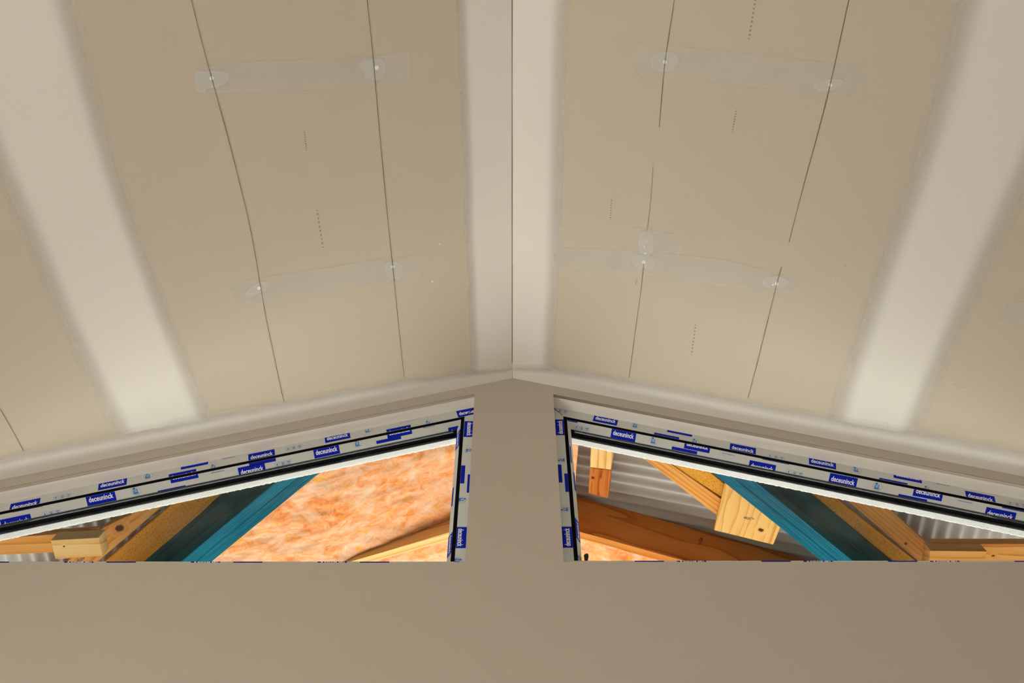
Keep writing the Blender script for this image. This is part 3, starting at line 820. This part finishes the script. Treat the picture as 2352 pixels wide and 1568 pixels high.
def timber(name, quad, kind, lift, height, mat_fn, parent=None, vertical=False, bev=.0022, knots_px=()):
    """prism whose underside is the px quad (a0,a1,b1,b0: two long edges) on the given roof plane; grain along a0->a1"""
    P = [px_on(kind, lift, u, v) for u, v in quad]
    c = sum(P, Vector()) / 4
    n, _ = plane_of(kind, lift, quad[0][0]); n = n.normalized()
    if vertical: pass
    ex = ((P[1] - P[0]).normalized() + (P[2] - P[3]).normalized()).normalized()
    ex = (ex - n * ex.dot(n)).normalized(); ey = n.cross(ex).normalized()
    R = Matrix((ex, ey, n)).transposed()
    M = R.to_4x4(); M.translation = c
    Mi = M.inverted()
    loc = [Mi @ p for p in P]
    bm = bmesh.new()
    lo = [bm.verts.new((p.x, p.y, 0)) for p in loc]; hi = [bm.verts.new((p.x, p.y, height)) for p in loc]
    bm.faces.new(lo); bm.faces.new(hi[::-1])
    for i in range(4): bm.faces.new((lo[i], hi[i], hi[(i + 1) % 4], lo[(i + 1) % 4]))
    bmesh.ops.recalc_face_normals(bm, faces=bm.faces)
    bmesh.ops.bevel(bm, geom=bm.edges[:], offset=bev, segments=1, affect='EDGES')
    me = bpy.data.meshes.new(name); bm.to_mesh(me); bm.free()
    kn = []
    for u, v, a, b in knots_px:
        q = Mi @ px_on(kind, lift, u, v); kn.append((q.x, q.y, a, b))
    mat = mat_fn(kn) if callable(mat_fn) else mat_fn
    o = link(name, me, mat)
    if isinstance(mat, list):
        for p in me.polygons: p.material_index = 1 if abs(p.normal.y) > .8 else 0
    if parent is not None:
        o.parent = parent; o.matrix_world = M; o.matrix_parent_inverse = Matrix.Identity(4); o.matrix_local = parent.matrix_world.inverted() @ M
    else: o.matrix_world = M
    o['_h'] = height; del o['_h']
    return o


PINE = lambda s, **k: (lambda kn: wood('pine_%d' % s, (.84, .41, .11, 1), (.76, .30, .05, 1), (.42, .11, .010, 1), seed=s, knots=kn, **k))
PALE = lambda s, **k: (lambda kn: wood('pale_pine_%d' % s, (.92, .62, .26, 1), (.87, .50, .16, 1), (.52, .19, .04, 1), seed=s, knots=kn, **k))
ROUGH = lambda s: (lambda kn: wood('rough_sawn_%d' % s, (.80, .36, .030, 1), (.68, .26, .016, 1), (.40, .11, .006, 1), seed=s, speck=.8, lines=.15, knots=kn))
DEEP = lambda s, **k: (lambda kn: wood('red_pine_%d' % s, (.62, .20, .04, 1), (.52, .14, .02, 1), (.24, .04, .006, 1), seed=s, knots=kn, **k))
TEAL = lambda s: (lambda kn: [TEAL_E(s), TEAL_SHADE(s)])
TEAL_SHADE = lambda s: wood('teal_shaded_side_%d' % s, (.0005, .085, .09, 1), (.0005, .05, .055, 1), (.001, .012, .014, 1), freq=14, distort=8, seed=s, streak=.9)  # side faces coloured darker and greener, shade painted in
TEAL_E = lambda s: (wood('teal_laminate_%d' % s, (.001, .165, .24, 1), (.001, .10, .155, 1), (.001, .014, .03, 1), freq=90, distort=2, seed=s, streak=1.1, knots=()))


def lerp2(a, b, t): return (a[0] + (b[0] - a[0]) * t, a[1] + (b[1] - a[1]) * t)


def extend(p, q, a, b):
    """extend px segment p->q by fractions a before p and b after q"""
    return lerp2(p, q, -a), lerp2(p, q, 1 + b)


# teal valley beams: two laminates each, on the gable side plane
def valley(sg, out_edge, mid_edge, in_edge, label, side):
    root = empty('valley_beam', px_on('G', 0, *mid_edge[0]))
    bpy.context.view_layer.update()
    for k, (e0, e1) in enumerate(((out_edge, mid_edge), (mid_edge, in_edge))):
        a0, a1 = extend(e0[0], e0[1], .9, .35); b0, b1 = extend(e1[0], e1[1], .9, .35)
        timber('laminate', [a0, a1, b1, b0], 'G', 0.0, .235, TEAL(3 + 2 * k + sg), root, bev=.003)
    tag(root, label, 'beam')
    return root


valley(-1, ((416.6, 1288.7), (634.7, 1106)), ((450, 1288.7), (686, 1094.6)), ((487.8, 1288.7), (738, 1083)),
       'teal laminated roof beam in the left window, beside the pink insulation', -1)
valley(1, ((1960.5, 1288.7), (1735.5, 1104)), ((1925, 1288.7), (1683, 1094)), ((1887, 1288.7), (1631, 1082)),
       'teal laminated roof beam in the right window, crossing over the stamped pine plate', 1)

# left window, outer side (cross roof)
o = timber('rafter', [(66, 1440), (506, 1062), (582, 1062), (190, 1440)], 'E', .17, .045, ROUGH(1))
tag(o, 'rough-sawn golden timber running beside the teal beam in the left window', 'timber')
root = timber('rafter', [(40, 1400), (238, 1210), (415, 1127), (95, 1400)], 'E', .17, .045, PINE(2, freq=34, distort=7), knots_px=[(275, 1213, .030, .022)])
tag(root, 'smooth pine timber with one large knot, behind the block in the left window', 'timber')
# light nails across the dark gap
for (u, v) in ((251, 1265), (293, 1230), (330, 1204), (356, 1184), (369, 1176)):
    p = px_on('E', .175, u, v); a = Vector((.012, .004, 0))
    bm = bmesh.new(); r = bmesh.ops.create_cone(bm, cap_ends=True, segments=6, radius1=.0016, radius2=.0016, depth=.05, matrix=Matrix.Translation(p) @ Vector((.8, -.5, .15)).to_track_quat('Z', 'Y').to_matrix().to_4x4())
    me = bpy.data.meshes.new('nail'); bm.to_mesh(me); bm.free()
    me.transform(root.matrix_world.inverted()); nl = link('nail', me, NAILM); nl.parent = root
o = timber('block', [(127, 1284), (236, 1277), (226.5, 1234), (116, 1240)], 'E', 0.0, .07, PALE(4, freq=16, distort=4), knots_px=[(147, 1254.5, .006, .006)])
tag(o, 'short pale pine block with a small knot, at the left edge of the left window', 'block')
o = timber('purlin', [(-160, 1282), (214, 1264), (218, 1219), (-160, 1247)], 'E', .075, .045, PINE(5, freq=22, distort=6))
tag(o, 'pine purlin running out of frame behind the pale block in the left window', 'timber')
# right window, outer side
o = timber('rafter', [(2347, 1560), (1681, 1010), (1751, 1010), (2447, 1560)], 'E', .17, .045, ROUGH(6))
tag(o, 'rough-sawn brown timber running beside the teal beam in the right window', 'timber')
root = timber('rafter', [(2280, 1433), (1880, 1093), (1985, 1118), (2280, 1382)], 'E', .17, .045, PINE(7, freq=60, distort=3), knots_px=[(2081, 1248, .012, .009)])
tag(root, 'straight-grained pine timber with a small dark knot, left of the block in the right window', 'timber')
o = timber('block', [(2131, 1312), (2259, 1312), (2267, 1265), (2137, 1264)], 'E', 0.0, .07, PINE(8, freq=30, distort=2))
tag(o, 'short orange pine block in the right window, low at its right side', 'block')
o = timber('purlin', [(2150, 1312), (2560, 1312), (2560, 1248), (2144, 1248)], 'E', .075, .045, PINE(9, freq=18, distort=7), knots_px=[(2281, 1276, .012, .007)])
tag(o, 'pine purlin with a dark knot, running out of frame at the right edge', 'timber')

# gable framing seen in the left window
e = extend((801.5, 1290), (1033, 1221.5), .6, .55); g_ = extend((862, 1288.7), (1033, 1240.7), .9, .75)
o = timber('rafter', [e[0], e[1], g_[1], g_[0]], 'G', 0.0, .14, PALE(10, freq=30, distort=2))
tag(o, 'pale pine rafter half covered by the pink insulation in the left window', 'timber')
# gable framing seen in the right window
e = extend((1340.5, 1222.8), (1581.9, 1290), .35, 1.7); g_ = extend((1342, 1239.5), (1524, 1290), .45, 2.5)
o = timber('rafter', [e[0], e[1], g_[1], g_[0]], 'G', 0.0, .235, lambda kn: wood('brown_pine', (.70, .26, .055, 1), (.60, .19, .03, 1), (.30, .07, .008, 1), seed=11, freq=16, distort=11, knots=kn), knots_px=())
tag(o, 'wide brown pine beam with wavy grain and a stamp, crossing the right window', 'beam')
BEAM5 = o
o = timber('rafter', [(1350, 953), (1712, 1234.5), (1722, 1191), (1375, 950)], 'G', .055, .10, PINE(12, freq=44, distort=2))
tag(o, 'orange pine rafter slanting down behind the stamped plate in the right window', 'timber')
o = timber('noggin', [(1404, 979), (1716, 1179), (1712, 1150), (1502, 979)], 'G', .060, .09, ROUGH(15))
tag(o, 'golden rough-sawn timber wedged between the slanting pine rafter and the teal beam, right window', 'timber')
o = timber('cleat', [(1640, 1217.5), (1668, 1099), (1796, 1202), (1776, 1251)], 'G', .03, .018, lambda kn: wood('plate_pine', (.84, .50, .17, 1), (.78, .40, .10, 1), (.50, .17, .03, 1), freq=30, distort=7, seed=3, knots=kn), knots_px=[(1748, 1217, .017, .015)])
tag(o, 'pale pine plate with a black stamp and a round knot in the right window', 'board')
PLATE = o
o = timber('batten', [(1355, 1073), (1358.5, 985), (1411, 985), (1403, 1079)], 'G', .10, .09, PALE(13, freq=30, distort=1))
tag(o, 'pale end of pine batten, top left in the right window against the white edge', 'timber')
o = timber('batten', [(1351.5, 1133), (1355, 1073.6), (1403, 1079.6), (1396, 1144)], 'G', .10, .09, DEEP(14, freq=34, distort=6), knots_px=[(1362, 1097, .014, .010)])
tag(o, 'reddish knotted pine batten above the wide brown beam in the right window', 'timber')


def batt(name, kind_px, lift_fn, x0, x1, y_fn0, y_fn1, nx, ny, label, seed):
    vs, fs = [], []
    for i in range(nx + 1):
        x = x0 + (x1 - x0) * i / nx
        for j in range(ny + 1):
            t = j / ny; y = y_fn0(x) + (y_fn1(x) - y_fn0(x)) * t
            p = Vector((x * 5, y * 7, seed))
            h = .012 * noise.noise(p) + .006 * noise.noise(p * 2.6) + .0022 * noise.noise(p * 6.1) + .0007 * noise.noise(p * 15)
            z = HG - MG * abs(x) + lift_fn(x, y) + h
            vs.append((x, y, z))
    top = len(vs)
    c = ny + 1
    for i in range(nx):
        for j in range(ny):
            a = i * c + j; fs.append((a, a + 1, a + c + 1, a + c))
    # thickness: the top skin follows the underside, 90 mm above
    m = len(vs); vs += [(a, b, d + .09) for a, b, d in vs]
    fs += [tuple(k + m for k in reversed(f)) for f in fs]
    rim = [i * c for i in range(nx + 1)] + [nx * c + j for j in range(1, ny + 1)] + [i * c + ny for i in range(nx - 1, -1, -1)] + [j for j in range(ny - 1, 0, -1)]
    for a, b in zip(rim, rim[1:] + rim[:1]): fs.append((a, b, b + m, a + m))
    o = pydata(name, vs, fs, BATT, None, True)
    bm = bmesh.new(); bm.from_mesh(o.data); bmesh.ops.triangulate(bm, faces=[f for f in bm.faces if len(f.verts) > 4]); bm.to_mesh(o.data); bm.free()
    tag(o, label, 'insulation', 'pink insulation batts')
    return o


# y of the pale rafter (left) and the wide beam (right)
r5l = [px_on('G', 0, 801.5, 1290), px_on('G', 0, 1033, 1221.5)]
r5r = [px_on('G', 0, 1342, 1239.5), px_on('G', 0, 1524, 1290)]
ln = lambda P, x: P[0].y + (P[1].y - P[0].y) * (x - P[0].x) / (P[1].x - P[0].x)
xv = lambda y: .918 + (y - 2.813) * 1.2
yv = lambda x: 2.813 + (abs(x) - .918) / 1.2
sag = lambda x, y: .085 - .085 * min(1, max(0, (-x - .30) / .62)) + .01
batt('insulation_batt', 'G', sag, -1.55, .338, lambda x: min(max(2.30, yv(x)), ln(r5l, x) - .02), lambda x: ln(r5l, x) - .006, 230, 110, 'large bulging pink-orange insulation batt filling the left window beside the jamb', 1.0)
batt('insulation_batt', 'G', lambda x, y: .045, -2.1, -.02, lambda x: max(ln(r5l, x) + .058, yv(x) + .01), lambda x: 4.3, 160, 90, 'strip of pink insulation below the pale rafter in the left window', 5.0)
batt('insulation_batt', 'G', lambda x, y: .045, .0, 2.0, lambda x: max(ln(r5r, x) + .012, yv(x) + .01), lambda x: 4.3, 160, 90, 'pink insulation below the wide brown beam in the right window', 9.0)


def iron(name, x0, x1, y0, y1, zf, along_x, amp, label, pitch=.076):
    vs, fs = [], []
    if along_x:      # corrugations run along x, profile across y
        n = int((y1 - y0) / pitch * 10)
        for i in range(n + 1):
            y = y0 + (y1 - y0) * i / n; d = amp * math.sin(2 * math.pi * y / pitch)
            for x in (x0, max(x0 + .05, min(x1, xv(y) + .02))): vs.append((x, y, zf(x, y) + d))
    else:
        n = int((x1 - x0) / pitch * 10)
        for i in range(n + 1):
            x = x0 + (x1 - x0) * i / n; d = amp * math.sin(2 * math.pi * x / pitch)
            for y in (y0, max(y0 + .02, min(y1, yv(x) - .02))): vs.append((x, y, zf(x, y) + d))
    fs = [(2 * i, 2 * i + 1, 2 * i + 3, 2 * i + 2) for i in range(n)]
    m = len(vs); vs += [(a, b, c + .0012) for a, b, c in vs]; fs += [tuple(k + m for k in reversed(f)) for f in fs]
    o = pydata(name, vs, fs, IRON, None, True); fix_normals(o.data)
    return tag(o, label, 'roofing')


gz = lambda x, y: HG - MG * abs(x) + .26
ez = lambda x, y: HE - ME * y + .30
iron('roof_sheet', .35, 1.95, 2.25, 3.62, gz, True, .016, 'grey corrugated roofing above the wide brown beam in the right window')
iron('roof_sheet', -3.6, -.9, 2.25, 5.2, ez, False, .009, 'grey corrugated roofing behind the purlin at the left edge')
iron('roof_sheet', 1.2, 3.6, 2.25, 5.2, ez, False, .009, 'grey corrugated roofing behind the purlin at the right edge')
# unseen deck added above the timbers, stretched out to block sky and sun
pydata('light_block_deck', [(-9.0, 2.2, 3.42), (9.0, 2.2, 3.42), (9.0, 7.6, 3.30), (-9.0, 7.6, 3.30), (-9.0, 2.2, 3.46), (9.0, 2.2, 3.46), (9.0, 7.6, 3.34), (-9.0, 7.6, 3.34)],
       [(0, 1, 2, 3), (7, 6, 5, 4), (0, 4, 5, 1), (1, 5, 6, 2), (2, 6, 7, 3), (3, 7, 4, 0)], IRON)
structure(bpy.data.objects['light_block_deck'])


# stamps printed on the timbers
def stamp(lines, px, kind, lift, parent, rot=0.0, size=.012, side=None):
    bm = bmesh.new()
    for (txt, dy, s) in lines:
        vs, fs = text2d(txt, s, .9, .0002)
        vv = [bm.verts.new((x, y + dy, 0)) for x, y in vs]
        for f in fs:
            try: bm.faces.new([vv[i] for i in f])
            except ValueError: pass
    for cx in (-.014, .014):      # little peaked roofs over the lettering
        for q in ([(cx - .009, .006), (cx, .013), (cx, .0115), (cx - .009, .0045)], [(cx + .009, .006), (cx, .013), (cx, .0115), (cx + .009, .0045)]):
            bm.faces.new([bm.verts.new((x, y, 0)) for x, y in q])
    me = bpy.data.meshes.new('stamp'); bm.to_mesh(me); bm.free()
    if side is None:
        p = px_on(kind, lift, *px); n, _ = plane_of(kind, lift, px[0]); n = n.normalized()
        ex = Vector((1, 0, 0)); ex = (ex - n * ex.dot(n)).normalized(); ey = -n.cross(ex)   # reads from below
        ey = ex.cross(-n).normalized() * -1
        ez = ex.cross(ey)
        if ez.dot(-n) < 0: ey = -ey; ez = -ez
    else:
        p, ex, ez = side; ey = ez.cross(ex)
    M = Matrix((ex, ey, ez)).transposed().to_4x4() @ Matrix.Rotation(rot, 4, 'Z'); M.translation = p + ez * .0006
    me.transform(parent.matrix_world.inverted() @ M)
    o = link('stamp', me, BLACKP); o.parent = parent; o['label'] = 'black ink stamp'
    return o


bpy.context.view_layer.update()
LINES = [('MGP10', 0, .018), ('H2 KD 7 F5', -.009, .0055), ('. . .. . ..', -.0145, .0055)]
stamp(LINES, (1720, 1190), 'G', .03, PLATE, rot=.12)
# the wide beam's near face
q0, q1 = px_on('G', 0, 1340.5, 1222.8), px_on('G', 0, 1581.9, 1290)
exb = (q1 - q0).normalized(); upb_ = Vector((MG, 0, 1)).normalized(); nb = exb.cross(upb_).normalized()
if nb.y > 0: nb = -nb
r = ray(1609, 1242); pb = r * (q0.dot(nb) / r.dot(nb))
stamp(LINES, None, None, 0, BEAM5, rot=math.radians(-98), side=(pb, exb, nb))
stamp(LINES, (186, 1284), 'E', .17, bpy.data.objects['rafter.001'], rot=.5)
